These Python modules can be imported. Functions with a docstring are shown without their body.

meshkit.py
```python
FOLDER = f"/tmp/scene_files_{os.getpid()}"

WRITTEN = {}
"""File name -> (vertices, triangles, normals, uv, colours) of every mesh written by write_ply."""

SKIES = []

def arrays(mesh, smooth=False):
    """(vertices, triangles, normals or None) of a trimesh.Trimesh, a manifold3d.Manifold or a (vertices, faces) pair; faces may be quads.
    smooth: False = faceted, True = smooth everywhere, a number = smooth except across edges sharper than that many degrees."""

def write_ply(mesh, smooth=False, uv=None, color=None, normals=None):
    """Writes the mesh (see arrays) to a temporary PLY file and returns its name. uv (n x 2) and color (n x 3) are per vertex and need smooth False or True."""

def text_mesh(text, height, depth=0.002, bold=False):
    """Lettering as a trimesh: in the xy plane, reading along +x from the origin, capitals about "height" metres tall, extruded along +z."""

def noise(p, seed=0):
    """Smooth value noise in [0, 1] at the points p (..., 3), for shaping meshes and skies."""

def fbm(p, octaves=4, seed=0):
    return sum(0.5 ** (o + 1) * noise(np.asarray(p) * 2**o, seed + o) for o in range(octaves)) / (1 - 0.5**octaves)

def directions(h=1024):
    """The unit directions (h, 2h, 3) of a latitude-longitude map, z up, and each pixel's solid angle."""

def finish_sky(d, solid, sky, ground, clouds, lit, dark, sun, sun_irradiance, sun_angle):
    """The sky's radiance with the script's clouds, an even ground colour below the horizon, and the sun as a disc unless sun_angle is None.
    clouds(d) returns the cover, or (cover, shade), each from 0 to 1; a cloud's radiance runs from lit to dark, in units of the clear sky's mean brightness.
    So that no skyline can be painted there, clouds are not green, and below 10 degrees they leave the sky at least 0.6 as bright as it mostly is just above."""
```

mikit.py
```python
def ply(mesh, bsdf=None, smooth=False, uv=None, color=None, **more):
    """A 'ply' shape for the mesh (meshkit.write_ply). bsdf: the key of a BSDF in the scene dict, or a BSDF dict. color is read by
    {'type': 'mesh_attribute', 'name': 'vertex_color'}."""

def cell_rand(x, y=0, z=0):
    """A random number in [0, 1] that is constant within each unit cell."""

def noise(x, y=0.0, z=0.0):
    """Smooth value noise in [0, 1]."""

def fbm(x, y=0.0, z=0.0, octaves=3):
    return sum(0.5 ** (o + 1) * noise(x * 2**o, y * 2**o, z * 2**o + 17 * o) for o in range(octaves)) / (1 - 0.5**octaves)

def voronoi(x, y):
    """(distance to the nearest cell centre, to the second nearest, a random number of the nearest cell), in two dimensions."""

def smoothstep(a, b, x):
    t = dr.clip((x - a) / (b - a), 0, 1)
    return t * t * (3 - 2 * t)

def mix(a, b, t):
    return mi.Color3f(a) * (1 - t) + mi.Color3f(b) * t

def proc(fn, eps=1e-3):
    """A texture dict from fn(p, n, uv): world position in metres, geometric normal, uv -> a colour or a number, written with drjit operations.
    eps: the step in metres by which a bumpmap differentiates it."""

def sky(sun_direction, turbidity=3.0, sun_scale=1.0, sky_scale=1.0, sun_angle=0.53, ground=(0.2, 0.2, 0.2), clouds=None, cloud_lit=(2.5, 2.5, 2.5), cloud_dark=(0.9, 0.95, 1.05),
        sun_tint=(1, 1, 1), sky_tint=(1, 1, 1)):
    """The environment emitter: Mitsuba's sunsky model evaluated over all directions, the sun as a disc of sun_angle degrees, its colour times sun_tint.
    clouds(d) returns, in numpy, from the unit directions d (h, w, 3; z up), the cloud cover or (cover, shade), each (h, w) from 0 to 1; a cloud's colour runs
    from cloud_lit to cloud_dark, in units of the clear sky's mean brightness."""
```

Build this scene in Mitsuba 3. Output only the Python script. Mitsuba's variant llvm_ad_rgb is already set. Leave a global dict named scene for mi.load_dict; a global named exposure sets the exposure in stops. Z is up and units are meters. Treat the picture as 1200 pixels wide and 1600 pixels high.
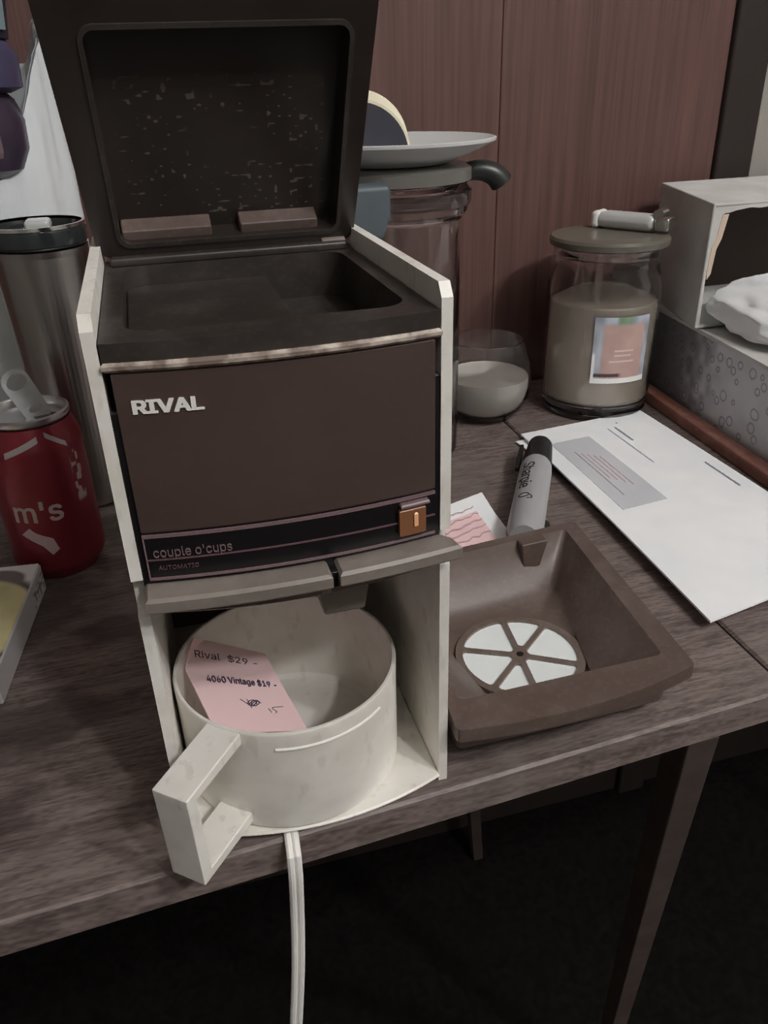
import math, random, numpy as np, trimesh, mitsuba as mi, mikit, meshkit, drjit as dr
from manifold3d import Manifold
from shapely.geometry import Polygon, box as sbox
from shapely import affinity
random.seed(7); rng = np.random.default_rng(7)
S, TZ = 0.13, 0.75            # one modelling unit is 13 cm; the table top is at z = 0.75 m
T = mi.ScalarTransform4f
scene, labels = {'type': 'scene'}, {}
def W(p): return [p[0]*S, p[1]*S, p[2]*S + TZ]
# ---------------------------------------------------------------- camera, light, exposure
CAM = np.array([-0.29815931, -2.13105776, 2.40085811])
FWD = np.array([0.23050386, 0.85027427, -0.47318245]); UPV = np.array([0.15349181, 0.44841823, 0.88054605])
scene['camera'] = {'type': 'perspective', 'fov': 2*math.degrees(math.atan(600/1257.754)), 'fov_axis': 'x', 'near_clip': 0.01, 'far_clip': 50,
                   'to_world': T().look_at(origin=W(CAM), target=W(CAM + FWD), up=UPV.tolist())}
exposure = 0.0
LAMP = [(0.92, -0.98, 2.22), (0.56, -1.22, 2.22)]
LAMP_POWER = 345.0
# ---------------------------------------------------------------- helpers
def C(r, g=None, b=None):
    if g is None: g = b = r
    f = lambda c: (c/255/12.92) if c/255 <= .04045 else ((c/255 + .055)/1.055)**2.4
    return [f(r), f(g), f(b)]
def rgb(c): return {'type': 'rgb', 'value': list(c)}
def pr(name, col, rough=.5, spec=.5, metal=0., two=False, **k):
    d = {'type': 'principled', 'base_color': col if isinstance(col, dict) else rgb(col), 'roughness': rough, 'specular': spec, 'metallic': metal, **k}
    scene[name] = {'type': 'twosided', 'b': d} if two else d
    return name
used = {}
def key(k):
    if k not in used: used[k] = 0; return k
    used[k] += 1; return f'{k}_{used[k]:03d}'
def asmesh(m):
    if hasattr(m, 'to_mesh'):
        q = m.to_mesh(); return trimesh.Trimesh(np.array(q.vert_properties[:, :3], float), np.array(q.tri_verts), process=False)
    if isinstance(m, (list, tuple)): return trimesh.util.concatenate([asmesh(x) for x in m])
    return m
def world(m):
    m = asmesh(m).copy(); m.vertices = np.asarray(m.vertices)*S + np.array([0, 0, TZ]); return m
def part(parent, name, m, mat, smooth=False, label=None):
    k = key(f'{parent}__{name}'); scene[k] = mikit.ply(world(m), mat, smooth=smooth)
    if label: labels[k] = {'label': label}
    return k
def thing(name, label, cat, group=None):
    k = key(name); labels[k] = {'label': label, 'category': cat}
    if group: labels[k]['group'] = group
    return k
def single(name, label, cat, m, mat, smooth=False):
    k = thing(name, label, cat); scene[k] = mikit.ply(world(m), mat, smooth=smooth); return k
def struct(name, m, mat, smooth=False, label=None):
    scene[name] = mikit.ply(world(m), mat, smooth=smooth); labels[name] = {'kind': 'structure', 'label': label or name.replace('_', ' ')}; return name
SPH = np.array(trimesh.creation.icosphere(1).vertices)
def hexa(c, r=.01):
    return Manifold.hull_points(np.vstack([SPH*r + np.array(p) for p in c]).astype(np.float64))
def rbox(x0, x1, y0, y1, z0, z1, r=.01):
    return hexa([(x, y, z) for x in (x0+r, x1-r) for y in (y0+r, y1-r) for z in (z0+r, z1-r)], r)
def slab(poly, z0, z1, c=.008):
    """Convex outline extruded with chamfered edges."""
    o, i = np.array(poly.exterior.coords)[:-1], np.array(poly.buffer(-c, join_style=2).exterior.coords)[:-1]
    P = [np.c_[i, np.full(len(i), z)] for z in (z0, z1)] + [np.c_[o, np.full(len(o), z)] for z in (z0+c, z1-c)]
    return Manifold.hull_points(np.vstack(P))
def prism(poly, z0, z1):
    m = trimesh.creation.extrude_polygon(poly, z1-z0, engine='earcut'); m.apply_translation([0, 0, z0]); return m
def xform(m, o, ax, ay, az):
    m = asmesh(m).copy(); v = np.array(m.vertices)
    m.vertices = np.array(o) + v[:, :1]*np.array(ax) + v[:, 1:2]*np.array(ay) + v[:, 2:]*np.array(az)
    if np.dot(np.cross(ax, ay), az) < 0: m.invert()
    return m
def lathe(prof, c=(0, 0, 0), n=56):
    m = trimesh.creation.revolve(np.array(prof, float), sections=n)
    if m.volume < 0: m.invert()
    m.apply_translation(c); return m
def tube(path, r, n=10, squash=None):
    p = np.array(path, float); r = np.broadcast_to(r, len(p)); t = np.gradient(p, axis=0); t /= np.linalg.norm(t, axis=1)[:, None] + 1e-12
    u = np.cross(t[0], [0, 0, 1] if abs(t[0][2]) < .9 else [1, 0, 0]); u /= np.linalg.norm(u); rings = []
    for k in range(len(p)):
        u = u - t[k]*(u@t[k]); u /= np.linalg.norm(u); v = np.cross(t[k], u); a = np.arange(n)*2*np.pi/n
        rings.append(p[k] + r[k]*(np.cos(a)[:, None]*u + np.sin(a)[:, None]*v))
    return loft(rings)
def loft(rings, cap=True):
    n = len(rings[0]); V = np.vstack(rings); F = []
    for k in range(len(rings)-1):
        for i in range(n):
            a, b = k*n+i, k*n+(i+1) % n; F += [[a, b, b+n], [a, b+n, a+n]]
    if cap:
        c0, c1 = len(V), len(V)+1; V = np.vstack([V, rings[0].mean(0), rings[-1].mean(0)])
        for i in range(n): F += [[c0, (i+1) % n, i], [c1, (len(rings)-1)*n+i, (len(rings)-1)*n+(i+1) % n]]
    m = trimesh.Trimesh(V, F, process=False)
    if m.volume < 0: m.invert()
    return m
def smooth_path(pts, n=40):
    from scipy.interpolate import CubicSpline
    p = np.array(pts, float); s = np.r_[0, np.cumsum(np.linalg.norm(np.diff(p, axis=0), axis=1))]
    return CubicSpline(s, p)(np.linspace(0, s[-1], n))
def sheet(f, nu, nv, th):
    """A thin solid over f(u, v) -> point."""
    u, v = np.meshgrid(np.linspace(0, 1, nu), np.linspace(0, 1, nv), indexing='ij')
    P = np.stack(f(u, v), -1); n = np.cross(np.gradient(P, axis=0), np.gradient(P, axis=1)); n /= np.linalg.norm(n, axis=-1, keepdims=True)
    A, B = P + n*th/2, P - n*th/2; N = nu*nv; V = np.vstack([A.reshape(-1, 3), B.reshape(-1, 3)]); F = []
    I = np.arange(N).reshape(nu, nv)
    for i in range(nu-1):
        for j in range(nv-1):
            a, b, c, d = I[i, j], I[i+1, j], I[i+1, j+1], I[i, j+1]; F += [[a, b, c], [a, c, d], [a+N, c+N, b+N], [a+N, d+N, c+N]]
    e = list(I[:, 0]) + list(I[-1, 1:]) + list(I[-2::-1, -1]) + list(I[0, -2:0:-1])
    for a, b in zip(e, e[1:]+e[:1]): F += [[a, a+N, b+N], [a, b+N, b]]
    m = trimesh.Trimesh(V, F, process=False)
    if m.volume < 0: m.invert()
    return m
def text(s, h, depth=.004, bold=False):
    return meshkit.text_mesh(s, h, depth, bold)
def fine(m, e):
    return trimesh.Trimesh(*trimesh.remesh.subdivide_to_size(m.vertices, m.faces, e), process=False)
lin = lambda a, b, t: np.array(a)*(1-t) + np.array(b)*t
nz, fb, ss, mix = mikit.noise, mikit.fbm, mikit.smoothstep, mikit.mix
# ---------------------------------------------------------------- materials
def table_tex(p, n, uv):
    x, y, z = p.x/S, p.y/S, (p.z-TZ)/S
    g = fb(x*3.5, y*26 + z*26, 3.0, 4); g2 = nz(x*11, y*95 + z*60, 9.0); d = fb(x*1.3, y*1.3, z, 3)
    g3 = nz(x*40, y*150 + z*90, 5.0); c = mix(C(84, 73, 71), C(128, 115, 111), ss(.2, .8, g*.45 + g2*.3 + g3*.25))
    c = mix(c, mix(C(128, 120, 116), C(70, 60, 58), nz(x*9, y*9, 2)), .35*ss(.42, .72, d))
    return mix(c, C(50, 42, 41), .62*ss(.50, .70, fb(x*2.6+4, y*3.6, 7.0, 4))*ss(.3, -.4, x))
def wall_tex(p, n, uv):
    x, z = p.x/S, p.z/S
    g = fb(x*17, z*.9, 1.0, 4); g2 = nz(x*70, z*1.5, 4.0)
    return mix(C(74, 53, 50), C(110, 80, 75), g*.65 + g2*.35)
def dusty(base, dust, amt, k):
    def f(p, n, uv):
        x, y, z = p.x/S, p.y/S, p.z/S
        d = fb(x*k, y*k, z*k, 4); s = ss(.66, .72, nz(x*60, y*60, z*60))
        return mix(base, dust, amt*ss(.35, .75, d) + .12*s)
    return f
def cream_tex(p, n, uv):
    x, y, z = p.x/S, p.y/S, p.z/S
    d = fb(x*5, y*5, z*5, 4); s = fb(x*28, y*28, z*9, 3)
    return mix(mix(C(226, 223, 217), C(212, 208, 200), ss(.35, .75, d)), C(160, 150, 138), .22*ss(.60, .80, s))
def carpet_tex(p, n, uv): return mix(C(16, 14, 14), C(28, 24, 24), nz(p.x*160, p.y*160))
def lid_tex(p, n, uv):
    x, z = p.x/S, p.z/S
    sp = ss(.84, .9, nz(x*52, z*90, 3.0))*ss(.40, .62, nz(x*4+3, (z+.6)*5, 1.0))*ss(-.36, -.3, x)*ss(.39, .33, x)*ss(7.70, 7.76, z)*ss(8.25, 8.1, z)
    return mix(mix(C(33, 28, 26), C(46, 39, 36), fb(x*5, z*5, 2.0, 3)), C(150, 135, 125), sp*.25)
def ring_tex(p, n, uv):
    y, z, x = p.y/S, (p.z-TZ)/S, p.x/S
    a, b, c = mikit.voronoi(y*7.5, z*7.5 + 3)
    r = .12 + .16*c
    ring = ss(.07, .03, dr.abs(a - r))*ss(.15, .4, nz(y*3, z*3, 5.0) + .25*ss(2.2, 2.7, y))
    shade_fade = ss(2.5, 3.15, y + .35*(nz(y*14, z*14, 1.0)-.5))  # darkening towards the back paints the shade by the jar into the carton
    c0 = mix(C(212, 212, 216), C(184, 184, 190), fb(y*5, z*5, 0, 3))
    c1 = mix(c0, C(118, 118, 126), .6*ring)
    return mix(c1, C(92, 90, 92), .85*shade_fade)
def carton_tex(p, n, uv):
    return mix(C(200, 200, 198), C(178, 176, 172), fb(p.x*40, p.y*40, p.z*40, 3))
def food_tex(p, n, uv):
    x, y = p.x/S, p.y/S
    d = dr.sqrt(dr.square((x+1.50)/.42) + dr.square((y-1.45)/.42)); e = dr.sqrt(dr.square((x+1.34)/.16) + dr.square((y-1.80)/.11))
    c = mix(C(232, 230, 232), C(96, 92, 92), ss(1.14, 1.04, d + .1*nz(x*9, y*9)))
    c = mix(c, C(112, 104, 104), ss(1.1, .9, e)*ss(-.1, .1, x+1.50))
    c = mix(c, mix(C(216, 208, 160), C(190, 184, 140), nz(x*11, y*11)), ss(1.0, .92, d))
    return mix(c, C(160, 60, 70), ss(.5, .35, dr.sqrt(dr.square((x+1.38)/.14)+dr.square((y-1.86)/.05))))
def food_side_tex(p, n, uv):
    x, y, z = p.x/S, p.y/S, (p.z-TZ)/S
    t = ss(.5, .56, nz(y*42, z*70, 2.0))*ss(.02, .04, z)*ss(.13, .115, z)*ss(.45, .5, nz(y*5, 1.0, z*3))
    return mix(C(190, 188, 188), C(90, 88, 92), t*.75)
def can_tex(p, n, uv):
    x, y, z = p.x/S + 1.05, p.y/S - 2.22, (p.z-TZ)/S
    a = dr.atan2(y, x)*57.2958                                       # -90 faces the room
    c = mix(C(116, 37, 48), C(132, 46, 56), fb(a*.05, z*4, 0, 2))
    def band(a0, z0, a1, z1, w):
        t = (a-a0)/(a1-a0); return ss(w, w*.8, dr.abs(z-(z0+(z1-z0)*t)))*dr.select((t > 0) & (t < 1), 1.0, 0.0)
    c = mix(c, C(172, 164, 166), band(-118, .765, -76, .835, .018) + band(-66, .85, -42, .775, .016))
    s = ss(.5, .62, nz(a*.22, z*26, 2.0))*ss(.43, .46, z)*ss(.74, .71, z)*ss(-45, -41, a)*ss(-26, -30, a)
    return mix(c, C(190, 178, 178), s*.8)
def label_tex(p, n, uv):
    x, y, z = p.x/S-3.01, p.y/S-3.42, (p.z-TZ)/S
    a = dr.atan2(y, x)*57.2958
    u, v = (a+126)/58, (z-.33)/.50
    pk = mix(C(178, 148, 142), C(196, 168, 160), fb(u*5, v*5, 1, 3))
    ed = mix(C(132, 140, 152), C(190, 196, 206), nz(u*9, v*6, 2))
    c = mix(ed, pk, ss(.12, .2, u)*ss(.95, .85, u)*ss(.93, .86, v))
    c = mix(c, C(110, 140, 100), ss(.86, .92, v)*ss(.35, .42, u)*ss(.7, .6, u)*.8)
    for k, (a0, a1) in enumerate(((.38, .70), (.38, .66), (.30, .72))):
        c = mix(c, C(224, 208, 200), .7*ss(.016, .01, dr.abs(v-(.50-.07*k-.02*(k == 2))))*ss(a0-.02, a0, u)*ss(a1+.02, a1, u))
    c = mix(c, C(80, 66, 70), ss(.17, .14, v)*ss(.09, .11, v)*ss(.55, .45, u))
    return mix(c, C(238, 238, 236), dr.maximum(ss(.09, .07, v), ss(.06, .04, u)*ss(.5, .4, v)))
def bag_tex(p, n, uv): return mix(C(205, 212, 216), C(232, 236, 238), fb(p.x*30, p.y*30, p.z*12, 3))
def paper_tex(p, n, uv): return mix(C(240, 243, 246), C(246, 248, 249), nz(p.x*60, p.y*60))
P_ = mikit.proc
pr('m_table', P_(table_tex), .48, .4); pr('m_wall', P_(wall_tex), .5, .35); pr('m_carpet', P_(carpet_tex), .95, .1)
pr('m_brown', P_(dusty(C(84, 70, 65), C(114, 102, 97), .35, 6)), .42, .45); pr('m_face', P_(dusty(C(66, 52, 48), C(74, 60, 56), .5, 4)), .5, .4)
pr('m_dark', P_(dusty(C(42, 37, 34), C(70, 65, 62), .4, 5)), .38, .5); pr('m_lid', P_(lid_tex), .3, .5)
pr('m_lip', P_(dusty(C(112, 104, 98), C(130, 122, 116), .6, 8)), .45, .45)
pr('m_cream', P_(cream_tex), .42, .45); pr('m_black', C(22, 20, 22), .25, .5); pr('m_blackmatte', C(28, 27, 28), .5, .4)
pr('m_trim', P_(dusty(C(112, 96, 88), C(190, 178, 166), .9, 22)), .4, .5); pr('m_line', C(112, 92, 96), .4); pr('m_pinkline', C(92, 66, 72), .5)
pr('m_white', C(228, 226, 222), .45); pr('m_logo', C(232, 230, 226), .4); pr('m_amber', C(122, 82, 58), .15, .6); pr('m_amberpale', C(226, 170, 130), .3)
pr('m_mesh', C(226, 232, 232), .6); pr('m_filter', P_(dusty(C(92, 80, 74), C(122, 112, 106), .5, 6)), .35, .5)
pr('m_pink', C(238, 206, 207), .8, .2); pr('m_ink', C(70, 62, 78), .7); pr('m_paper', P_(paper_tex), .75, .25); pr('m_window', C(206, 208, 214), .25, .5); pr('m_print', C(150, 152, 162), .7)
pr('m_redprint', C(184, 160, 166), .7)
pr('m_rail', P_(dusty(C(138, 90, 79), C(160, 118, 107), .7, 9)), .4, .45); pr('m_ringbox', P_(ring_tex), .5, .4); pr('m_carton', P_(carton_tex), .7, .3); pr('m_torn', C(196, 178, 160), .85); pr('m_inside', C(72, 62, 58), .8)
pr('m_tissue', C(232, 234, 236), .85, .2); pr('m_food', P_(food_tex), .4, .4); pr('m_foodside', P_(food_side_tex), .5, .4)
pr('m_can', P_(can_tex), .28, .5, .35); pr('m_alu', C(206, 206, 208), .28, .5, .9); pr('m_tab', C(140, 140, 142), .35, .5, .8); pr('m_steel', C(178, 174, 170), .3, .5, 1.0, anisotropic=.6); pr('m_silvertext', C(176, 156, 158), .5)
pr('m_wax', C(190, 180, 168), .45, .4); pr('m_wax2', C(200, 196, 190), .5, .4); pr('m_label', P_(label_tex), .5, .3); pr('m_jarlid', C(96, 92, 84), .25, .5)
pr('m_plate', C(206, 208, 208), .25, .5); pr('m_navy', C(34, 34, 48), .5); pr('m_sponge', C(226, 220, 196), .7, .3); pr('m_slate', C(78, 88, 94), .5); pr('m_greenblack', C(38, 42, 40), .35)
pr('m_bag', P_(bag_tex), .4, .4, two=True); pr('m_purple', C(54, 44, 60), .3, .5); pr('m_purple2', C(64, 60, 86), .35, .5); pr('m_paleblue', C(126, 146, 154), .4)
pr('m_marker', C(156, 156, 158), .4); pr('m_lighter', C(196, 198, 196), .2, .5); pr('m_chrome', C(220, 220, 218), .15, .5, 1.0); pr('m_darklid', C(40, 44, 46), .08, .6)
pr('m_slatelid', C(104, 102, 98), .2, .5); pr('m_leg', P_(dusty(C(70, 60, 57), C(84, 74, 70), .5, 5)), .55, .3); pr('m_room', C(160, 157, 152), .8, .2); pr('m_ceiling', C(206, 205, 202), .9, .2); pr('m_post_and_shade', C(46, 38, 36), .7, .3); pr('m_grey', C(150, 146, 140), .8, .3); pr('m_fixture', C(200, 190, 170), .4)
scene['m_glass'] = {'type': 'dielectric', 'int_ior': 1.5}
scene['m_smoke'] = {'type': 'principled', 'base_color': rgb(C(120, 130, 134)), 'roughness': .08, 'spec_trans': .6, 'eta': 1.45}
# ---------------------------------------------------------------- the room
X0, X1, Y0, YW, ZF, ZC = -13., 12., -17., 4.25, -TZ/S, 13.0
struct('floor', rbox(X0, X1+2, Y0, YW+.3, ZF-.3, ZF, .02), 'm_carpet', label='dark carpeted floor under the table')
struct('ceiling', rbox(X0, X1+2, Y0, YW+.3, ZC, ZC+.3, .02), 'm_ceiling', label='plain off-white ceiling')
struct('wall_left', rbox(X0-.3, X0, Y0, YW+.3, ZF, ZC, .02), 'm_room'); struct('wall_front', rbox(X0, X1+2, Y0-.3, Y0, ZF, ZC, .02), 'm_room')
struct('wall_right', rbox(X1, X1+.3, Y0, YW+.3, ZF, ZC, .02), 'm_room')
struct('wall_back', rbox(X0, X1+2, YW+.06, YW+.3, ZF, ZC, .01), 'm_post_and_shade', label='back wall of reddish brown wood panelling, darkened below the table for shade')
edges = [-12.9, -10.2, -7.6, -5.1, -3.2, -1.15, .65, 2.45, 4.42]
for a, b in zip(edges, edges[1:]):
    k = key('wall_back__plank'); scene[k] = mikit.ply(world(rbox(a, b, YW, YW+.07, -.9, ZC, .012)), 'm_wall', smooth=30)  # planks stop below the table; dark wall beneath stands in for shade
struct('trim_1', rbox(4.42, 4.78, YW-.05, YW+.06, ZF, ZC, .03), 'm_post_and_shade', 30, 'dark wooden corner post at the right end of the panelling')
struct('wall_back_right', rbox(4.78, X1, YW-.02, YW+.06, -.9, ZC, .02), 'm_grey', label='grey wall beyond the dark corner post')  # grey stops here too; the dark backing below stands in for shade
# ---------------------------------------------------------------- ceiling lamp (outside the frame): two frosted globes under one canopy
t = thing('ceiling_lamp', 'two-globe ceiling lamp above the table', 'lamp')
cx = np.mean([l[0] for l in LAMP])/S; cy = np.mean([l[1] for l in LAMP])/S
part(t, 'canopy', lathe([(0, 12.6), (1.4, 12.7), (1.5, 12.99), (0, 13.0)], (cx, cy, 0)), 'm_fixture', 30)
for l in LAMP:
    p = ((l[0])/S, l[1]/S, (l[2]-TZ)/S)
    part(t, 'arm', tube([(cx, cy, 12.75), (p[0]*.5+cx*.5, p[1]*.5+cy*.5, 12.4), (p[0], p[1], p[2]+.42)], .12), 'm_fixture', 30)
    g = key(f'{t}__globe'); scene[g] = {'type': 'sphere', 'center': list(l), 'radius': .05, 'bsdf': {'type': 'diffuse'}, 'emitter': {'type': 'area', 'radiance': rgb([LAMP_POWER*x for x in (1.0, .985, .975)])}}
# ---------------------------------------------------------------- table
fe = lambda x: -.085 + .055*x                                       # front edge
def board(xa, xb, sa, sb):
    return Polygon([(xa, fe(xa)), (xb, fe(xb)), (xb+sb, 4.15), (xa+sa, 4.15)])
t = thing('table', 'long dark wood-grain table with a seam between its boards, standing against the panelled wall', 'table')
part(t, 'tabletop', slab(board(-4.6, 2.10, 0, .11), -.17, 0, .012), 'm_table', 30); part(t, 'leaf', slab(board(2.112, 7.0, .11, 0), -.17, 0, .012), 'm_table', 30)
part(t, 'apron', rbox(-4.2, 6.6, .75, .85, -.75, -.17, .01), 'm_table', 30)
for xa, ya, xb, yb in ((1.70, .10, 1.98, .52), (-4.2, .0, -4.4, .3), (1.8, 3.6, 2.0, 3.7), (-4.2, 3.6, -4.3, 3.7), (6.3, .6, 6.5, .7), (6.3, 3.6, 6.5, 3.7)):
    part(t, 'leg', hexa([(xa+i*.07, ya+j*.07, -.18) for i in (-1, 1) for j in (-1, 1)] + [(xb+(xb-xa)*1.7+i*.05, yb+(yb-ya)*1.7+j*.05, ZF+.02) for i in (-1, 1) for j in (-1, 1)], .01), 'm_leg', 30)  # leg wood darkened to stand in for shade under the table
# ---------------------------------------------------------------- coffee maker
M = thing('coffee_maker', 'brown and cream two-cup coffee maker with its lid raised, on the table', 'coffee maker')
HB, DB = .465, 1.32
def bow(x, b, y0=0.): return y0 - b*(1 - (np.asarray(x)/.5)**2)
def bowpoly(x0, x1, b, y0, yb, n=18):
    xs = np.linspace(x0, x1, n); return Polygon([(x, float(bow(x, b, y0))) for x in xs] + [(x1, yb), (x0, yb)])
def bowband(x0, x1, b, y0, th, n=18):
    xs = np.linspace(x0, x1, n); return Polygon([(x, float(bow(x, b, y0))) for x in xs] + [(x, float(bow(x, b, y0))+th) for x in xs[::-1]])
prof = Polygon([(0, 0), (0, .985), (.05, 1.0), (.05, 1.10), (0, 1.115), (0, 1.86), (.03, 1.90), (DB, 1.90), (DB, 0)])
for s in (-1, 1):
    m = xform(prism(prof, 0, .035), (HB if s > 0 else -.5, 0, 0), (0, 1, 0), (0, 0, 1), (1, 0, 0))
    part(M, 'side_panel', m, 'm_cream', label=None if s > 0 else None)
part(M, 'base', slab(bowpoly(-HB, HB,   .108, 0, DB-.01), .03, .046, .006), 'm_cream', 30)
part(M, 'back_wall', rbox(-HB, HB, DB-.06, DB-.01, .05, 1.78, .01), 'm_brown', 30)
part(M, 'housing', slab(bowpoly(-HB, HB, .045, .012, DB-.07), 1.075, 1.64, .006), 'm_black', 30)
part(M, 'front_panel', slab(bowpoly(-.445, .445, .05, .004, .06), 1.268, 1.752, .008), 'm_face', 30, label='plain brown front panel')
part(M, 'trim_ridge', slab(bowpoly(-HB, HB, .055, -.005, .06), 1.752, 1.778, .008), 'm_trim', 30, label='scuffed light brown ridge under the hopper')
# control strip
cb = lambda e: bowpoly(-.445, .445, .05, .006-e, .05)
part(M, 'control_strip', slab(cb(0), 1.118, 1.262, .004), 'm_black', 30, label='black control strip')
for z, h, mt in ((1.2605, .009, 'm_line'), (1.182, .004, 'm_pinkline'), (1.118, .008, 'm_line')):
    part(M, 'pinstripe', prism(bowband(-.445, .445, .05, .001, .01), z-h/2, z+h/2), mt)
part(M, 'pinstripe', rbox(-.446, -.441, -.008, .02, 1.12, 1.26, .001), 'm_line')
def on_bow(m, x, z, b, y0, sx=1., shear=0.):
    m = fine(asmesh(m), .03); v = np.array(m.vertices); w = np.empty_like(v)
    w[:, 0] = x + v[:, 0]*sx + shear*v[:, 1]; w[:, 2] = z + v[:, 1]; w[:, 1] = bow(w[:, 0], b, y0) - v[:, 2]
    m.vertices = w; return m
def fit(s, h, wd, bold=False, depth=.004):
    m = text(s, h, depth, bold); return m, wd/(m.bounds[1][0]-m.bounds[0][0])
m, sx = fit('RIVAL', .036, .182, True); part(M, 'brand_logo', [on_bow(m, -.411+o, 1.637, .05, .003-.0006*k, sx) for k, o in enumerate((0, .0045))], 'm_logo', label='white block lettering')
m, sx = fit("couple o'cups", .030, .225); part(M, 'name_lettering', on_bow(m, -.424, 1.191, .05, .005, sx), 'm_line')
m, sx = fit('AUTOMATIC', .013, .115); part(M, 'small_lettering', on_bow(m, -.415, 1.148, .05, .005, sx), 'm_pinkline')
sw = part(M, 'switch', slab(bowpoly(.318, .408, .05, -.012, .03), 1.135, 1.232, .006), 'm_amber', 30, label='amber rocker switch')
part(sw, 'rocker_streak', slab(bowpoly(.366, .380, .05, -.017, .03), 1.165, 1.215, .004), 'm_amberpale', 30); part(sw, 'rocker_cap', slab(bowpoly(.322, .420, .05, -.018, .03), 1.236, 1.250, .004), 'm_line', 30)  # paler amber streak along the rocker face
# lip under the control strip, split by a slot
for a, b in ((-.466, .082), (.104, .512)):
    q = np.linspace(a, b, 12); yf = lambda x: -.128 + .042*(x/.5)**2
    pts = [(x, float(yf(x))) for x in q] + [(b-.012 if b > .4 else b, -.02), (b-.05 if b > .4 else b, .02), (a, .02)]
    m = slab(Polygon(pts), 1.045, 1.098, .010); part(M, 'front_lip', m, 'm_lip', 30, label='grey-brown lip under the control strip')
part(M, 'pouring_slot', rbox(.080, .106, -.09, .0, 1.03, 1.085, .004), 'm_black', 30)
part(M, 'inner_ceiling', slab(bowpoly(-HB, HB, .08, 0, DB-.08), 1.0, 1.045, .006), 'm_brown', 30)
part(M, 'drip_spout', hexa([(x*(1 if z > .9 else .62)+.16, y, z) for x in (-.10, .10) for y in (.12, .30) for z in (.80, 1.0)], .012), 'm_lip', 30)
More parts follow.
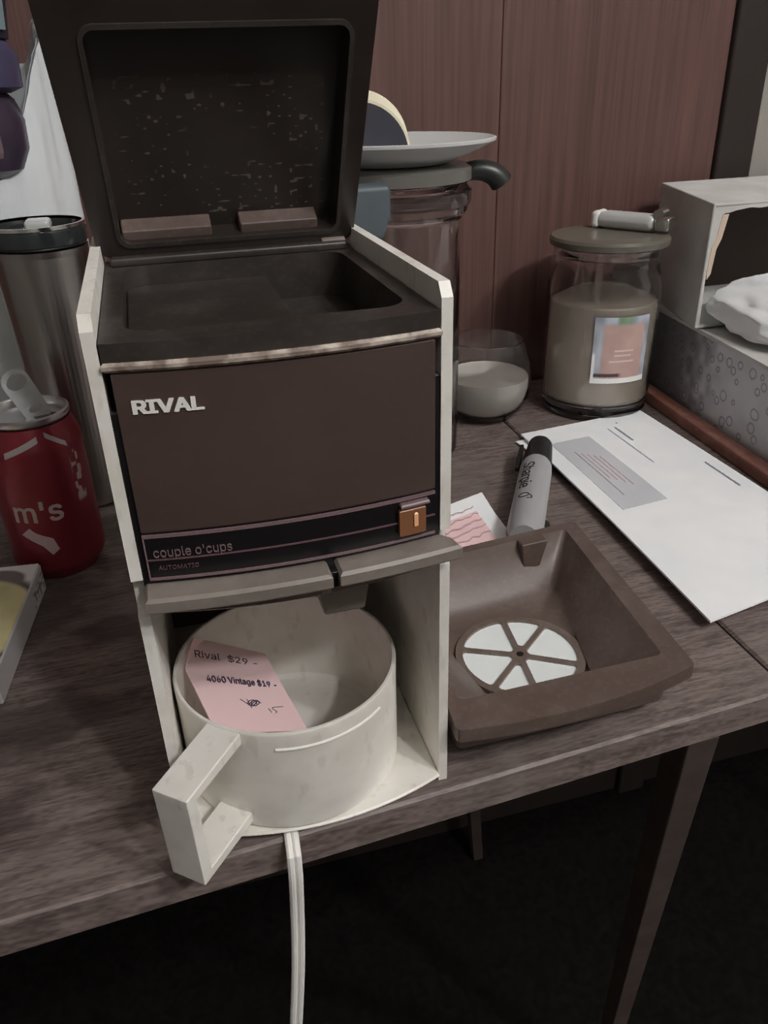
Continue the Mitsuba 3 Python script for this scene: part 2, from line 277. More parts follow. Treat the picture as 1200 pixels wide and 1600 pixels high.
# hopper: frame with an opening, a well below
fr = bowpoly(-HB+.004, HB-.004, .05, .004, 1.14)
op = sbox(-.40, .085, .40, 1.0).buffer(-.09).buffer(.09, quad_segs=8)
m = trimesh.boolean.difference([trimesh.creation.extrude_polygon(fr, .05, engine='earcut').apply_translation([0, 0, 1.778]), prism(op, 1.5, 2.0)], engine='manifold')
part(M, 'hopper_rim', m, 'm_dark', 40, label='dark brown hopper rim')
wo = np.array(op.buffer(.012).exterior.coords)[:-1]; wi = np.array(op.exterior.coords)[:-1]
wallm = trimesh.boolean.difference([prism(op.buffer(.012), 1.65, 1.779), prism(op, 1.662, 1.9)], engine='manifold')
part(M, 'hopper_well', wallm, 'm_dark', 40)
part(M, 'hopper_step', slab(sbox(-.3985, .0855, .11, .9995).intersection(op), 1.662, 1.758, .006), 'm_dark', 30)
part(M, 'hinge_bar', rbox(-.44, .44, 1.005, 1.09, 1.826, 1.858, .01), 'm_dark', 30)
# lid
th = math.radians(20); LO = np.array([0, 1.05, 1.87]); LU = np.array([0, -math.sin(th), math.cos(th)]); LN = np.array([0, -math.cos(th), -math.sin(th)])
lidm = lambda m: xform(m, LO, (1, 0, 0), LU, LN)
rnd = lambda P, r: Polygon(P).buffer(-r).buffer(r, quad_segs=6)
outer = rnd([(-.478, -.02), (.472, -.02), (.540, 1.03), (-.535, 1.03)], .06); inner = rnd([(-.388, .035), (.402, .035), (.435, .735), (-.395, .730)], .035)
m = trimesh.boolean.difference([trimesh.creation.extrude_polygon(outer, .15, engine='earcut').apply_translation([0, 0, -.15]), prism(inner, -.09, .1)], engine='manifold')
L = part(M, 'lid', lidm(m), 'm_lid', 40, label='raised dark brown lid, hollow inside')
bead = trimesh.boolean.difference([prism(inner.buffer(.016), -.01, .008), prism(inner, -.1, .1)], engine='manifold')
part(L, 'inner_bead', lidm(bead), 'm_dark', 30)
for a, b in ((-.376, -.070), (.050, .330)):
    part(L, 'tab', lidm(hexa([(x, y, z) for x in (a, b) for (y, z) in ((.048, -.085), (-.002, -.03), (.062, -.03), (.075, -.085))], .008)), 'm_brown', 30, label='brown inner tab')
part(L, 'hinge_pin', lidm(rbox(-.05, -.02, -.05, -.02, -.02, .02, .004)), 'm_chrome', 30); part(L, 'hinge_rib', lidm(rbox(.345, .44, -.03, .0, -.03, .02, .006)), 'm_lip', 30)
# cord
cord = thing('power_cord', 'white twin power cord hanging from the coffee maker over the table edge', 'cord')
pts = [(-.12, .28, .0152), (-.125, .02, .0152), (-.128, -.07, .0152), (-.133, -.15, -.03), (-.14, -.165, -.2), (-.165, -.165, -.6), (-.215, -.165, -1.1), (-.27, -.15, -2.4), (-.3, -.1, -4), (-.3, .2, ZF+.3), (-.2, 1.0, ZF+.04), (.4, 2.0, ZF+.03)]
pc = smooth_path(pts, 90)
for s in (-1, 1): part(cord, 'wire', tube(pc + np.array([s*.0125, 0, 0]), .0145, 10), 'm_white', 30)
# ---------------------------------------------------------------- carafe
K = thing('carafe', 'cream plastic coffee carafe with a boxy handle, standing in the coffee maker', 'carafe')
CC = (-.04, .308, -.006)
part(K, 'cup', lathe([(0, .053), (.405, .053), (.414, .062), (.416, .44), (.417, .446), (.417, .494), (.412, .502), (.403, .502), (.399, .494), (.394, .10), (.375, .085), (0, .085)], CC, 96), 'm_cream', 35)
arc = [( CC[0]+.418*math.cos(a), CC[1]+.418*math.sin(a), .432) for a in np.radians(np.linspace(-105, -48, 30))]
part(K, 'bead_highlight', tube(arc, .006, 8), 'm_white', 30)  # whiter arc paints the highlight on the ring below the rim
hd = np.array([-.650, -.760, 0]); hd /= np.linalg.norm(hd); hs = np.array([-hd[1], hd[0], 0]); H0 = np.array(CC)
def hbox(pr_, w0, w1): # polygon in (radial, z) swept across the handle's width
    return hexa([H0 + hd*r + hs*w + np.array([0, 0, z]) for (r, z) in pr_ for w in (w0, w1)], .006)
hw = .062
part(K, 'handle', [hbox([(.405, .492), (.70, .472), (.70, .445), (.405, .455)], -hw, hw), hbox([(.70, .472), (.665, .472), (.655, .085), (.69, .085)], -hw, hw), hbox([(.69, .085), (.66, .112), (.395, .118), (.395, .082)], -hw, hw)], 'm_cream', 30)
# ---------------------------------------------------------------- sticky note in the carafe
N = thing('sticky_note', 'pink paper note with handwritten prices lying inside the cream carafe', 'note')
nA, nB, nC, nD = (np.array(q) for q in ((-.45, .57, .478), (-.095, .55, .325), (.005, .20, .205), (-.33, .07, .40)))
nu_, nv_ = nB - nA, nD - nA
def note_fun(u, v):
    o = np.multiply.outer; P = o((1-u)*(1-v), nA) + o(u*(1-v), nB) + o(u*v, nC) + o((1-u)*v, nD)
    P[..., 2] += .03*np.exp(-(v/.22)**2)*(1-.6*u) - .008*np.exp(-((v-.30)/.12)**2)*(1-u) + .02*u*(1-u)
    q = P[..., :2] - np.array(CC[:2]); r = np.linalg.norm(q, axis=-1, keepdims=True); k = np.minimum(1, .383/r)
    P[..., :2] = np.array(CC[:2]) + q*k
    return P[..., 0], P[..., 1], P[..., 2]
part(N, 'paper', sheet(note_fun, 80, 80, .004), 'm_pink', 40)
def on_note(m, u, v, h, slant=0.):
    m = fine(asmesh(m), .02); w = np.array(m.vertices); L1, L2 = np.linalg.norm(nu_), np.linalg.norm(nv_)
    U = u + (w[:, 0] + slant*w[:, 1])/L1; V = v - w[:, 1]/L2; P = np.stack(note_fun(U, V), -1); d = 1e-3
    a, b = np.stack(note_fun(U+d, V), -1)-P, np.stack(note_fun(U, V+d), -1)-P; n = np.cross(a, b); n /= np.linalg.norm(n, axis=1)[:, None]; n *= np.sign(n[:, 2:])
    m.vertices = P + n*(.0025 + w[:, 2:]); return m
def stroke(pts, w=.003, n=24):
    p = smooth_path([(x, y, 0) for x, y in pts], n); return tube(np.c_[p[:, :2], np.full(len(p), .0005)], w*.5, 5)
part(N, 'handwriting', on_note(text('Rival', .034, .0012), .15, .20, 0, .25), 'm_ink'); part(N, 'handwriting', on_note(text('$29 -', .034, .0012), .50, .20, 0, .2), 'm_ink')
m, sx = fit('4060 Vintage $19 -', .038, .29); part(N, 'handwriting', on_note(m.apply_scale([sx, 1, 1]), .16, .46, 0, .15), 'm_ink')
scr = [stroke([(.0, .02), (.03, -.02)]), stroke([(.028, .02), (.03, -.03)]), stroke([(.05+.028*math.cos(a)*(1-.02*a), .0+.018*math.sin(a*1.1)) for a in np.linspace(0, 26, 60)], .004, 160), stroke([(.10, -.03), (.105, -.055)]), stroke([(.13, -.02), (.118, -.03), (.128, -.045), (.118, -.058)]), stroke([(.13, -.02), (.17, -.012)])]
part(N, 'handwriting', on_note(scr, .42, .68, 0, 0), 'm_ink')
# ---------------------------------------------------------------- filter basket beside the machine
B = thing('filter_basket', 'brown filter basket with a six-spoked round white filter, right of the coffee maker', 'basket')
def ring(c4, zs, r, front=0., n=10):
    c4 = [np.array(c, float) for c in c4]; out = []
    for i in range(4):
        p, a, b = c4[i], c4[i-1], c4[(i+1) % 4]; e0 = p + (a-p)/np.linalg.norm(a-p)*r; e1 = p + (b-p)/np.linalg.norm(b-p)*r; z = zs[i]
        nxt = c4[(i+1) % 4]; f1 = nxt + (p-nxt)/np.linalg.norm(p-nxt)*r
        for s in np.linspace(0, 1, 6): q = e0*(1-s)**2 + 2*s*(1-s)*p + s*s*e1; out.append((q[0], q[1], z))
        for s in np.linspace(0, 1, n+2)[1:-1]:
            q = e1*(1-s) + f1*s; zz = z*(1-s) + zs[(i+1) % 4]*s; q = q + (np.array([.06, -1])*front*4*s*(1-s) if i == 0 else 0); out.append((q[0], q[1], zz))
    return np.array(out)
ZFr, ZBk = .30, .335; zs = (ZFr, ZFr, ZBk, ZBk); dz = lambda d: tuple(z-d for z in zs)
out4 = [(.512, -.072), (1.555, -.012), (1.625, 1.165), (.60, 1.06)]; in4 = [(.575, .09), (1.470, .098), (1.545, 1.105), (.645, 1.02)]
o1, o2, i1 = ring(out4, zs, .035, .05), ring(out4, dz(.060), .035, .05), ring(in4, dz(.004), .03)
wall4 = [(.545, .045), (1.515, .055), (1.598, 1.145), (.615, 1.048)]
cen = np.array([1.03, .50]); ang = np.arctan2(i1[:, 1]-cen[1], i1[:, 0]-cen[0])
def circ(r, z, mixq=None, k=0.):
    c = np.c_[cen[0]+r*np.cos(ang), cen[1]+r*np.sin(ang), np.full(len(ang), z)]; return c if mixq is None else c*(1-k) + np.c_[mixq[:, :2], np.full(len(ang), z)]*k
sh = i1.copy(); sh[:, :2] = cen + (i1[:, :2]-cen)*.93
fl = circ(.30, .088); mid = ring([(.80, .19), (1.245, .20), (1.44, .985), (.68, .92)], (.105,)*4, .05) if True else (i1*.45 + fl*.55)
w1, w2 = ring(wall4, dz(.06), .04), None
wb = circ(.36, .012, np.c_[cen + (w1[:, :2]-cen)*.86, w1[:, 2]], .35); wm = w1*.25 + wb*.75; wm[:, :2] = w1[:, :2]*.88 + wb[:, :2]*.12
shell = loft([circ(.05, .012), wb, wm, w1, o2, o1 - np.array([0, 0, .006]), (o1*.99 + i1*.01), i1, mid, fl, circ(.28, .075), circ(.05, .075)])
part(B, 'body', shell, 'm_brown', 22)
part(B, 'wall_tab', hexa([(1.27, 1.075, .33), (1.40, 1.085, .33), (1.27, 1.02, .33), (1.40, 1.03, .33), (1.29, 1.03, .17), (1.36, 1.03, .17)], .008), 'm_brown', 30)
fz = .082
Fm = part(B, 'filter_mesh', lathe([(0, fz), (.275, fz), (.275, fz+.006), (0, fz+.006)], (cen[0]-.0, cen[1]-.0, 0)), 'm_mesh', 30, label='white filter mesh')
rg = [Polygon([(r*math.cos(a), r*math.sin(a)) for a in np.linspace(0, 2*np.pi, 73)[:-1]]) for r in (.290, .258, .040)]
fwd_sp = [math.atan2(y, x) for x, y in ((.214, -.134), (.213, .181), (.037, .304), (-.218, .109), (-.217, -.189), (-.033, -.235))]
wheel = rg[0].difference(rg[1]).union(rg[2])
for a in fwd_sp: wheel = wheel.union(Polygon([(x*math.cos(a)-y*math.sin(a), x*math.sin(a)+y*math.cos(a)) for x, y in ((0, -.011), (.27, -.012), (.27, .012), (0, .011))]))
wheel = wheel.buffer(-.02).buffer(.02) if False else wheel.buffer(.018).buffer(-.018)
part(B, 'filter_wheel', xform(prism(wheel, 0, .016), (cen[0], cen[1], fz+.003), (1, 0, 0), (0, 1, 0), (0, 0, 1)), 'm_filter', 30, label='grey-brown filter ring with six spokes')
part(B, 'filter_hub', lathe([(0, fz+.018), (.014, fz+.018), (.016, fz+.022), (0, fz+.023)], (cen[0], cen[1], 0), 24), 'm_black', 30)
# ---------------------------------------------------------------- marker, pen, small note
K2 = thing('marker', 'thick marker pen with black cap and grey barrel lying behind the filter basket', 'marker')
ma, mb_ = np.array([2.13, 2.58, .108]), np.array([1.48, 1.44, .108]); md = (mb_-ma)/np.linalg.norm(mb_-ma); ml = np.linalg.norm(mb_-ma)
ms = np.cross([0, 0, 1], md); ms /= np.linalg.norm(ms)
def along(m): return xform(m, ma, ms, np.cross(md, ms), md)
part(K2, 'cap', along(lathe([(0, 0), (.06, 0), (.084, .02), (.100, .36), (.096, .37), (0, .37)], n=32)), 'm_blackmatte', 30, label='black cap')
part(K2, 'clip', xform(rbox(-.018, .018, .115, .145, .04, .42, .008), ma, np.array([0, 0, 1]), -ms*.95, md), 'm_blackmatte', 30)
part(K2, 'barrel', along(lathe([(0, .33), (.09, .33), (.102, .385), (.105, .45), (.105, ml-.06), (.08, ml), (0, ml)], n=32)), 'm_marker', 30, label='grey barrel')
def on_marker(m, s0, a0):
    m = fine(asmesh(m), .02); w = np.array(m.vertices); ang_ = a0 + w[:, 1]/.105; r = .1055 + w[:, 2]
    up = np.array([0, 0, 1.]); m.vertices = ma + np.outer(s0 + w[:, 0], md) + (r*np.cos(ang_))[:, None]*up + (r*np.sin(ang_))[:, None]*ms; return m
mtx, sx = fit('Sharpie', .075, .36, False, .002); part(K2, 'lettering', on_marker(mtx.apply_scale([sx, 1, 1]), .50, -.75), 'm_blackmatte')
mtx = [stroke([(0, .0), (.03, .03), (.05, .0), (.03, -.03), (0, .0)], .006), stroke([(.02, .03), (.06, .05), (.07, .02)], .006)]; part(K2, 'emblem', on_marker(mtx, .95, -.35), 'm_blackmatte')
Pn = thing('pen_cap', 'small black cap with a bright end behind the far right corner of the filter basket', 'cap')
pa, pp = np.array([1.69, 1.62, .055]), np.array([-.66, -.72, 0.]); pp /= np.linalg.norm(pp)
part(Pn, 'barrel', tube([pa, pa+pp*.02, pa+pp*.16, pa+pp*.18], [.040, .05, .05, .04], 16), 'm_blackmatte', 30); part(Pn, 'tip', tube([pa-pp*.035, pa-pp*.03, pa+pp*.005], [.02, .034, .038], 16), 'm_chrome', 30)
N2 = thing('paper_note', 'small folded pink and white paper note between coffee maker and marker', 'note')
qa, qb, qc, qd = np.array([1.02, 1.98]), np.array([1.50, 2.11]), np.array([1.50, 1.62]), np.array([1.02, 1.46])
def n2f(u, v):
    P = np.multiply.outer((1-u)*(1-v), qa) + np.multiply.outer(u*(1-v), qb) + np.multiply.outer(u*v, qc) + np.multiply.outer((1-u)*v, qd)
    return P[..., 0], P[..., 1], .012 + .03*(1-v)*u + .06*np.maximum(0, .45-v)
part(N2, 'paper', sheet(n2f, 8, 12, .005), 'm_paper', 40)
part(N2, 'pink_layer', sheet(lambda u, v: (lambda x, y, z: (x, y, z+.008))(*n2f(u*.78, .30+v*.68)), 8, 12, .004), 'm_pink', 40, label='pink layer')
sc2 = []
for k in range(5):
    y0 = 1.60 + .07*k; pts = [(1.12 + .03*i, y0 + .03*i*.35 + .012*rng.uniform(-1, 1)) for i in range(10)]
    p = smooth_path([(x, y, 0) for x, y in pts], 30); sc2.append(tube(np.c_[p[:, :2], np.full(30, .034 + .004*k)], .004, 5))
part(N2, 'scribble', sc2, 'm_redprint')
# ---------------------------------------------------------------- envelope papers
E1 = thing('envelope', 'white window envelope with printed lines on the table right of the marker', 'envelope')
e0, eu, ev = np.array([2.16, 2.96]), np.array([1.08, .13]), np.array([-.14, -2.47])
def env_f(u, v, dz=0.):
    x = e0[0] + eu[0]*u + ev[0]*v + .04*u*np.sin(v*2.5); y = e0[1] + eu[1]*u + ev[1]*v + .06*u*v
    return x, y, .036 + .022*v + .03*u*v**3 + .02*np.sin(v*3)*(1-u) + dz
part(E1, 'paper', sheet(env_f, 14, 24, .012), 'm_paper', 40)
wn = lambda u, v: env_f(.115+u*.30, .115+v*.44, .0085)
part(E1, 'address_window', sheet(wn, 6, 10, .002), 'm_window', 40, label='grey address window')
def bar(u0, v0, u1, v1, w, off=.0100):
    return sheet(lambda a, b: env_f(u0+(u1-u0)*a + w*(b-.5), v0+(v1-v0)*a, off), 12, 2, .0012)
for k in range(5): part(E1, 'printed_line', bar(.205+.030*k, .20+.015*k, .205+.030*k, .20+.17+.02*k + (.12 if k == 0 else 0), .008), 'm_print' if k == 0 else 'm_redprint')
for u, v0, v1 in ((.66, .09, .20), (.60, .09, .36), (.90, .42, .58), (.71, .06, .065)): part(E1, 'printed_line', bar(u, v0, u, v1, .012 if u != .60 else .004), 'm_print')
E2 = single('letter_sheet', 'white letter sheet sticking out beneath the window envelope at its far left corner', 'paper', sheet(lambda u, v: (2.09 + .9*u + .03*v, 2.90 + .12*u - .42*v, .012 + .004*np.sin(v*5)), 6, 10, .008), 'm_paper', 40)
# ---------------------------------------------------------------- rail and boxes on the right
single('wooden_rail', 'reddish brown wooden strip lying on the table in front of the ring-patterned box', 'rail', hexa([(3.41+dx+(.175 if y > 3 else -.055), y, z) for y in (3.98, 1.2) for dx in (-.075, .02) for z in (.012, .08) for k in (0,)], .012), 'm_rail', 30)
RBX = thing('ring_box', 'pale box printed with small grey rings, behind the wooden rail on the right', 'box')
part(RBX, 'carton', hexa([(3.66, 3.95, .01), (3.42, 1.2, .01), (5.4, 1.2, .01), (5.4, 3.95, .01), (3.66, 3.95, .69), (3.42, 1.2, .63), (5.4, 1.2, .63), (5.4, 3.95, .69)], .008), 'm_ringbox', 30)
part(RBX, 'lid_edge', hexa([(x, y, z) for (x, y, zz) in ((3.655, 3.955, .69), (3.412, 1.195, .63), (5.41, 1.195, .63), (5.41, 3.955, .69)) for z in (zz, zz+.02)], .004), 'm_carton', 30)
TB = thing('torn_carton', 'torn white carton with crumpled tissue spilling from its front, on top of the ring-patterned box', 'box')
A_, B_ = np.array([3.52, 2.94]), np.array([3.80, 4.0]); zb, zt = .715, 1.57
def wallq(p, q, z0, z1, t=.012): return hexa([(*p, z0), (*q, z0), (*p, z1), (*q, z1)], t)
part(TB, 'side_wall', wallq(A_, B_, zb, zt), 'm_carton', 30); part(TB, 'top_wall', hexa([(*A_, zt), (*B_, zt+.02), (5.3, 2.96, zt), (5.3, 4.0, zt+.02)], .012), 'm_carton', 30)
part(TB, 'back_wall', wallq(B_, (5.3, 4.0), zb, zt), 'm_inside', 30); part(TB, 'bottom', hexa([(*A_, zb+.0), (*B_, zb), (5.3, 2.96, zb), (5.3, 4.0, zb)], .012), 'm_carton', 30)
xs = np.linspace(3.50, 5.3, 60); jag = lambda s, a: a*(meshkit.noise(np.c_[xs*11+s, xs*0, xs*0]) - .5)
topflap = Polygon([(3.52, zt), (3.52, zb)] + [(3.55, zb), (3.54, 1.1), (3.55, 1.28), (3.575, 1.33), (3.60, 1.50)] + list(zip(xs[4:], 1.515 + .03*np.minimum(1, (xs[4:]-3.6)) + jag(1, .04)[4:])) + [(5.3, zt)])
part(TB, 'front_wall', xform(prism(topflap.buffer(0), 0, .02), (0, 2.94, 0), (1, 0, 0), (0, 0, 1), (0, 1, 0)), 'm_carton')
fringe = Polygon([(3.55, 1.06), (3.54, 1.1), (3.55, 1.28), (3.575, 1.33), (3.60, 1.50), (3.65, 1.505), (3.62, 1.34), (3.59, 1.27), (3.575, 1.1)])
part(TB, 'torn_edge', xform(prism(fringe, 0, .018), (0, 2.936, 0), (1, 0, 0), (0, 0, 1), (0, 1, 0)), 'm_torn')
def crumple(c, r, seed, amp=.3, sub=4):
    m = trimesh.creation.icosphere(sub); v = np.array(m.vertices); q = meshkit.fbm(v*1.8 + seed*7.3, 4, seed) - .5; rd = np.abs(meshkit.noise(v*3.1 + seed, seed+3)-.5)
    v = v*(1 + amp*2*q - amp*.8*rd)[:, None]*np.array(r) + np.array(c); m.vertices = v; return m
tm = crumple((4.45, 2.62, .84), (.92, .78, .27), 3, .2); v = np.array(tm.vertices); v[:, 2] = np.maximum(v[:, 2], .735); v[:, 0] = np.maximum(v[:, 0], 3.60); tm.vertices = v
single('crumpled_tissue', 'white crumpled tissue bulging out of the torn carton', 'tissue', tm, 'm_tissue', 40)
# ---------------------------------------------------------------- candle jar with lid and lighter
J = thing('jar_candle', 'large glass jar candle with tan wax, picture label and lid, by the panelled wall', 'candle')
jc = (3.01, 3.42, 0)
part(J, 'glass', lathe([(0, .006), (.36, .006), (.40, .02), (.408, .05), (.395, .085), (.418, .12), (.425, .3), (.425, .96), (.41, 1.06), (.385, 1.13), (.382, 1.20), (.395, 1.23), (.395, 1.27), (.365, 1.27), (.360, 1.13), (.385, 1.05), (.402, .90), (.402, .14), (.38, .11), (0, .10)], jc, 64), 'm_glass', 35)
part(J, 'wax', lathe([(0, .112), (.372, .118), (.396, .15), (.396, .87), (.385, .885), (.2, .88), (0, .88)], jc, 48), 'm_wax', 35, label='tan wax')
aa = np.radians(np.linspace(-126, -68, 25)); V = []
part(J, 'label', loft([np.array([(jc[0]+r*math.cos(a), jc[1]+r*math.sin(a), z) for r, z in ((.4275, .33), (.432, .33), (.432, .83), (.4275, .83))]) for a in aa]), 'm_label', 40, label='picture label with pink centre and white lower border')
part(J, 'lid', lathe([(0, 1.275), (.40, 1.275), (.435, 1.285), (.44, 1.325), (.425, 1.345), (.32, 1.355), (.30, 1.35), (0, 1.35)], jc, 56), 'm_jarlid', 30, label='dull grey lid')
part(J, 'lid_seal', lathe([(0, 1.20), (.34, 1.20), (.355, 1.21), (.355, 1.274), (0, 1.274)], jc, 48), 'm_glass', 30)
G = thing('lighter', 'pale translucent pocket lighter lying on the jar candle lid', 'lighter')
la, lb = np.array([3.06, 3.72, 1.415]), np.array([3.36, 3.24, 1.415]); ld = (lb-la)/np.linalg.norm(lb-la); ls = np.cross([0, 0, 1], ld)
def lb_(x0, x1, y0, y1, z0, z1, r): return xform(rbox(x0, x1, y0, y1, z0, z1, r), la, ld, ls, (0, 0, 1))
part(G, 'body', lb_(.03, .50, -.085, .085, -.055, .06, .05), 'm_lighter', 30); part(G, 'base_cap', lb_(0, .05, -.088, .088, -.058, .063, .03), 'm_white', 30)
part(G, 'metal_hood', lb_(.50, .62, -.08, .08, -.05, .055, .03), 'm_chrome', 30, label='shiny metal hood'); part(G, 'spark_wheel', xform(lathe([(0, -.05), (.045, -.05), (.045, .05), (0, .05)], n=20), la + ld*.52 + np.array([0, 0, .06]), ld, (0, 0, 1), -ls), 'm_chrome', 30)
# ---------------------------------------------------------------- glass bowl candle
Q = thing('bowl_candle', 'round clear glass bowl candle half full of white wax, between coffee maker and jar candle', 'candle')
qc_ = (2.09, 3.50, 0)
po = [(0, .006), (.17, .006), (.24, .03), (.31, .09), (.36, .19), (.375, .30), (.362, .42), (.325, .53), (.30, .60)]; pi = [(.285, .60), (.308, .53), (.345, .42), (.357, .30), (.342, .19), (.295, .105), (.23, .055), (.16, .04), (0, .04)]
po, pi = [[(r*.95, z*1.05) for r, z in q_] for q_ in (po, pi)]
part(Q, 'glass', lathe(po + pi, qc_, 64), 'm_glass', 35); part(Q, 'wax', lathe([(r*.944, z*1.045) for r, z in [(0, .048), (.16, .048), (.225, .063), (.29, .112), (.337, .195), (.350, .28), (.345, .33), (.2, .32), (0, .325)]], qc_, 48), 'm_wax2', 35, label='off-white wax')
# ---------------------------------------------------------------- tall glass canister, plate, sponge
D = thing('glass_canister', 'tall clear glass canister with dark handle and latch, behind the coffee maker', 'canister')
dc = (1.235, 3.15, 0)
part(D, 'glass', lathe([(0, .006), (.44, .006), (.455, .03), (.46, 1.60), (.475, 1.63), (.50, 1.66), (.50, 1.80), (.48, 1.82), (.45, 1.82), (.445, 1.66), (.42, 1.60), (.415, .05), (0, .04)], dc, 64), 'm_glass', 35)
part(D, 'collar', lathe([(.505, 1.70), (.52, 1.70), (.525, 1.78), (.505, 1.79)], dc, 64), 'm_glass', 35); part(D, 'lid', lathe([(0, 1.83), (.50, 1.83), (.52, 1.84), (.52, 1.905), (.48, 1.93), (0, 1.93)], dc, 56), 'm_slatelid', 30, label='grey lid under the plate')
part(D, 'latch', [tube(smooth_path([(1.66, 3.12, 1.84), (1.78, 3.10, 1.87), (1.88, 3.08, 1.86), (1.97, 3.07, 1.79)], 16), np.linspace(.05, .075, 16), 12), rbox(1.60, 1.74, 3.05, 3.19, 1.80, 1.87, .02)], 'm_greenblack', 30, label='black curved latch')
part(D, 'handle', hexa([(x, 2.60, z) for x in (.82, 1.04) for z in (1.72, 1.84)] + [(x, 2.66, z) for x in (.82, 1.04) for z in (1.72, 1.84)] + [(.88, 2.60, 1.61), (1.0, 2.60, 1.61), (.88, 2.66, 1.61), (1.0, 2.66, 1.61)], .04), 'm_slate', 30, label='slate grey rounded handle')
single('plate', 'grey-white plate on top of the glass canister', 'plate', lathe([(0, 1.935), (.36, 1.935), (.40, 1.945), (.60, 2.03), (.665, 2.06), (.668, 2.075), (.655, 2.08), (.59, 2.05), (.40, 1.97), (.35, 1.96), (0, 1.96)], dc, 72), 'm_plate', 35)
SPN = thing('sponge', 'half-round cream sponge with a dark navy face standing on the plate', 'sponge')
half = Polygon([(.33*math.cos(a), .32*math.sin(a)) for a in np.linspace(0, np.pi, 30)])
part(SPN, 'cream_body', xform(prism(half, 0, .34), (1.02, 3.04, 1.985), (1, 0, 0), (0, .06, 1), (.25, .97, .14)), 'm_sponge', 30, label='cream rounded body'); part(SPN, 'dark_face', xform(prism(half.buffer(-.016), -.015, .01), (1.02, 3.04, 1.985), (1, 0, 0), (0, .06, 1), (.25, .97, .14)), 'm_navy', 30, label='dark navy face')
# ---------------------------------------------------------------- left side: tumbler, can, box, bag, bottle
U = thing('tumbler', 'tall brushed steel tumbler with a dark clear lid behind the soda can', 'tumbler')
uc = (-.90, 3.02, 0)
part(U, 'body', lathe([(0, .008), (.19, .008), (.20, .02), (.268, 1.58), (.271, 1.615), (.258, 1.62), (0, 1.62)], uc, 56), 'm_steel', 35)
part(U, 'lid', lathe([(0, 1.625), (.262, 1.625), (.274, 1.64), (.276, 1.71), (.264, 1.73), (.247, 1.73), (.237, 1.69), (0, 1.685)], uc, 56), 'm_darklid', 35, label='dark glossy lid'); part(U, 'lid_rim', lathe([(.257, 1.726), (.274, 1.726), (.272, 1.745), (.258, 1.745)], uc, 56), 'm_chrome', 30)
part(U, 'lid_slider', rbox(-.96, -.82, 3.02, 3.18, 1.69, 1.75, .02), 'm_lighter', 30)
Z = thing('soda_can', 'open red soda can with silver top and raised tab, left of the coffee maker', 'can')
zc = (-1.05, 2.22, 0); zt_ = .93
part(Z, 'body', lathe([(0, .05), (.17, .02), (.185, .004), (.20, .004), (.235, .06), (.25, .09), (.25, .755), (.245, .79), (.215, .875), (.212, .885), (.19, .862), (0, .862)], zc, 64), 'm_can', 35)
part(Z, 'top', lathe([(0, .893), (.165, .893), (.178, .882), (.186, .882), (.196, .925), (.206, .934), (.216, .928), (.216, .905), (.208, .892), (.18, .87), (0, .87)], zc, 64), 'm_alu', 35, label='silver top')
mo = affinity.scale(Polygon([(math.cos(a), math.sin(a)) for a in np.linspace(0, 2*np.pi, 30)[:-1]]), .062, .05)
part(Z, 'mouth', prism(affinity.translate(mo, -.955, 2.185), .8935, .8945), 'm_black', label='open mouth')
td = np.array([-.35, .2, .75]); td /= np.linalg.norm(td); tp = np.array([-.99, 2.20, .905]); tsd = np.cross(td, [0.3, -1, .2]); tsd /= np.linalg.norm(tsd); tn = np.cross(tsd, td)
tab = Polygon([(.052*math.cos(a), .052*math.sin(a)+.13) for a in np.linspace(0, np.pi, 14)] + [(.046*math.cos(a), .04*math.sin(a)) for a in np.linspace(np.pi, 2*np.pi, 14)])
tab = affinity.scale(tab, 1.4, 1.4, origin=(0, 0)); tab = tab.difference(affinity.translate(affinity.scale(mo, .85, .80), 0, .185)).difference(affinity.translate(affinity.scale(mo, .55, .40), 0, .03))
part(Z, 'pull_tab', xform(prism(tab, -.007, .007), tp, tsd, td, tn), 'm_tab', 30, label='raised pull tab')
def on_can(m, a0, z0):
    m = fine(asmesh(m), .015); w = np.array(m.vertices); a = np.radians(a0) + w[:, 0]/.25; r = .2505 + w[:, 2]
    m.vertices = np.c_[zc[0]+r*np.cos(a), zc[1]+r*np.sin(a), z0 + w[:, 1]]; return m
part(Z, 'lettering', on_can(text("m's", .115, .001, True), -128, .385), 'm_silvertext', label='pale script lettering')
part(Z, 'emblem', on_can(prism(Polygon([(0, .05), (.05, .09), (.08, .06), (.16, .02), (.18, -.05), (.14, -.08), (.10, -.02), (.04, .02)]), 0, .001), -122, .26), 'm_redprint')
FB = thing('food_box', 'flat white food carton with a printed picture on top, at the left table edge', 'box')
part(FB, 'carton', hexa([(x, y, z) for (x, y) in ((-1.13, 1.925), (-1.235, 1.0), (-2.3, 1.12), (-2.2, 2.04)) for z in (.012, .150)], .010), 'm_foodside', 30)
part(FB, 'printed_top', slab(Polygon([(-1.128, 1.928), (-1.233, 1.0), (-2.3, 1.12), (-2.2, 2.045)]), .158, .166, .002), 'm_food', label='white printed top')
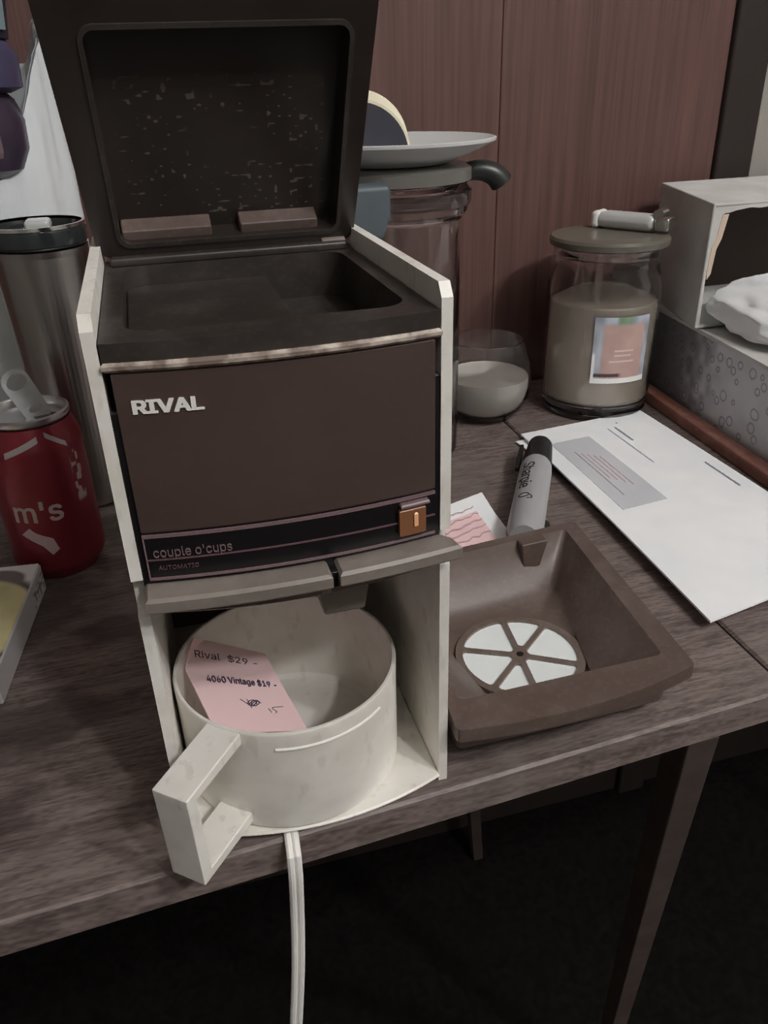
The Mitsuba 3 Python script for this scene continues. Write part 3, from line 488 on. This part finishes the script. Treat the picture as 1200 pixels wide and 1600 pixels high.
# bag: an open sack, its rim low in front and rising to a point at the back right
bc = np.array([-1.22, 3.70]); nt = 120; ta = np.linspace(0, 2*np.pi, nt, endpoint=False); rings = []
tw = (ta+np.pi) % (2*np.pi) - np.pi; sm_ = lambda a, b, x: np.clip((x-a)/(b-a), 0, 1)**2*(3-2*np.clip((x-a)/(b-a), 0, 1))
hgt = 1.93 + sm_(-1.35, -.35, tw)*(.62 + .25*np.exp(-((tw-.1)/.35)**2))*(1-sm_(1.2, 2.4, tw))
for k, s in enumerate(np.linspace(0, 1, 26)):
    z = .01 + (hgt-.01)*s; r = .50*(1-.25*(1-s)**6) + .03*np.sin(s*np.pi)
    fold = meshkit.fbm(np.c_[np.cos(ta)*2.2, np.sin(ta)*2.2, np.full(nt, s*1.5)], 4, 5) - .5; fold2 = meshkit.noise(np.c_[np.cos(ta)*6, np.sin(ta)*6, np.full(nt, s*3)], 8) - .5
    r = r + .16*fold*min(1, .3+s) + .04*fold2
    r = np.minimum(r, .60 / np.maximum(np.abs(np.sin(ta)), .3)); rings.append(np.c_[bc[0]+r*np.cos(ta)*1.0, np.minimum(bc[1]+.10+r*.82*np.sin(ta), 4.2), z])
top = rings[-1]
for k, (f, dz_) in enumerate(((.93, -.03), (.86, -.2), (.8, -.45), (.55, -.5))): 
    q = top.copy(); q[:, :2] = bc + [0, .1] + (top[:, :2]-bc-[0, .1])*f; q[:, 2] = np.minimum(top[:, 2] + dz_, 1.90 if k else 9) - (.03*k); q[:, 2] = np.maximum(q[:, 2], 1.80); rings.append(q)
single('plastic_bag', 'tall white plastic bag standing behind the steel tumbler', 'bag', loft(rings), 'm_bag', 60)
PB = thing('purple_bottle', 'dark purple bottle with a wide shoulder resting in the white plastic bag', 'bottle')
pb_ = (-1.17, 3.53, 0)
part(PB, 'body', lathe([(0, 1.93), (.16, 1.94), (.24, 1.99), (.285, 2.10), (.29, 2.25), (.25, 2.36), (.22, 2.39), (0, 2.39)], pb_, 48), 'm_purple', 35); part(PB, 'shoulder', lathe([(0, 2.39), (.24, 2.39), (.315, 2.42), (.32, 2.58), (.27, 2.66), (0, 2.66)], pb_, 48), 'm_purple2', 35)
part(PB, 'neck', lathe([(0, 2.66), (.29, 2.66), (.33, 2.95), (.33, 3.3), (0, 3.4)], pb_, 40), 'm_navy', 35)
part(PB, 'pale_strip', loft([np.array([(pb_[0]+r*math.cos(a), pb_[1]+r*math.sin(a), z) for r, z in ((.26, 2.70), (.312, 2.70), (.338, 2.95), (.27, 2.95))]) for a in np.radians(np.linspace(-50, -18, 8))]), 'm_paleblue', 40, label='pale blue strip')
part(PB, 'painted_highlight', loft([np.array([(pb_[0]+r*math.cos(a), pb_[1]+r*math.sin(a), z) for r, z in ((.27, 2.06), (.289, 2.10), (.294, 2.26), (.27, 2.26))]) for a in np.radians(np.linspace(-62, -56, 4))]), 'm_line', 40, label='thin pale line painted as a highlight')  # pale strip stands in for a highlight down the bottle body
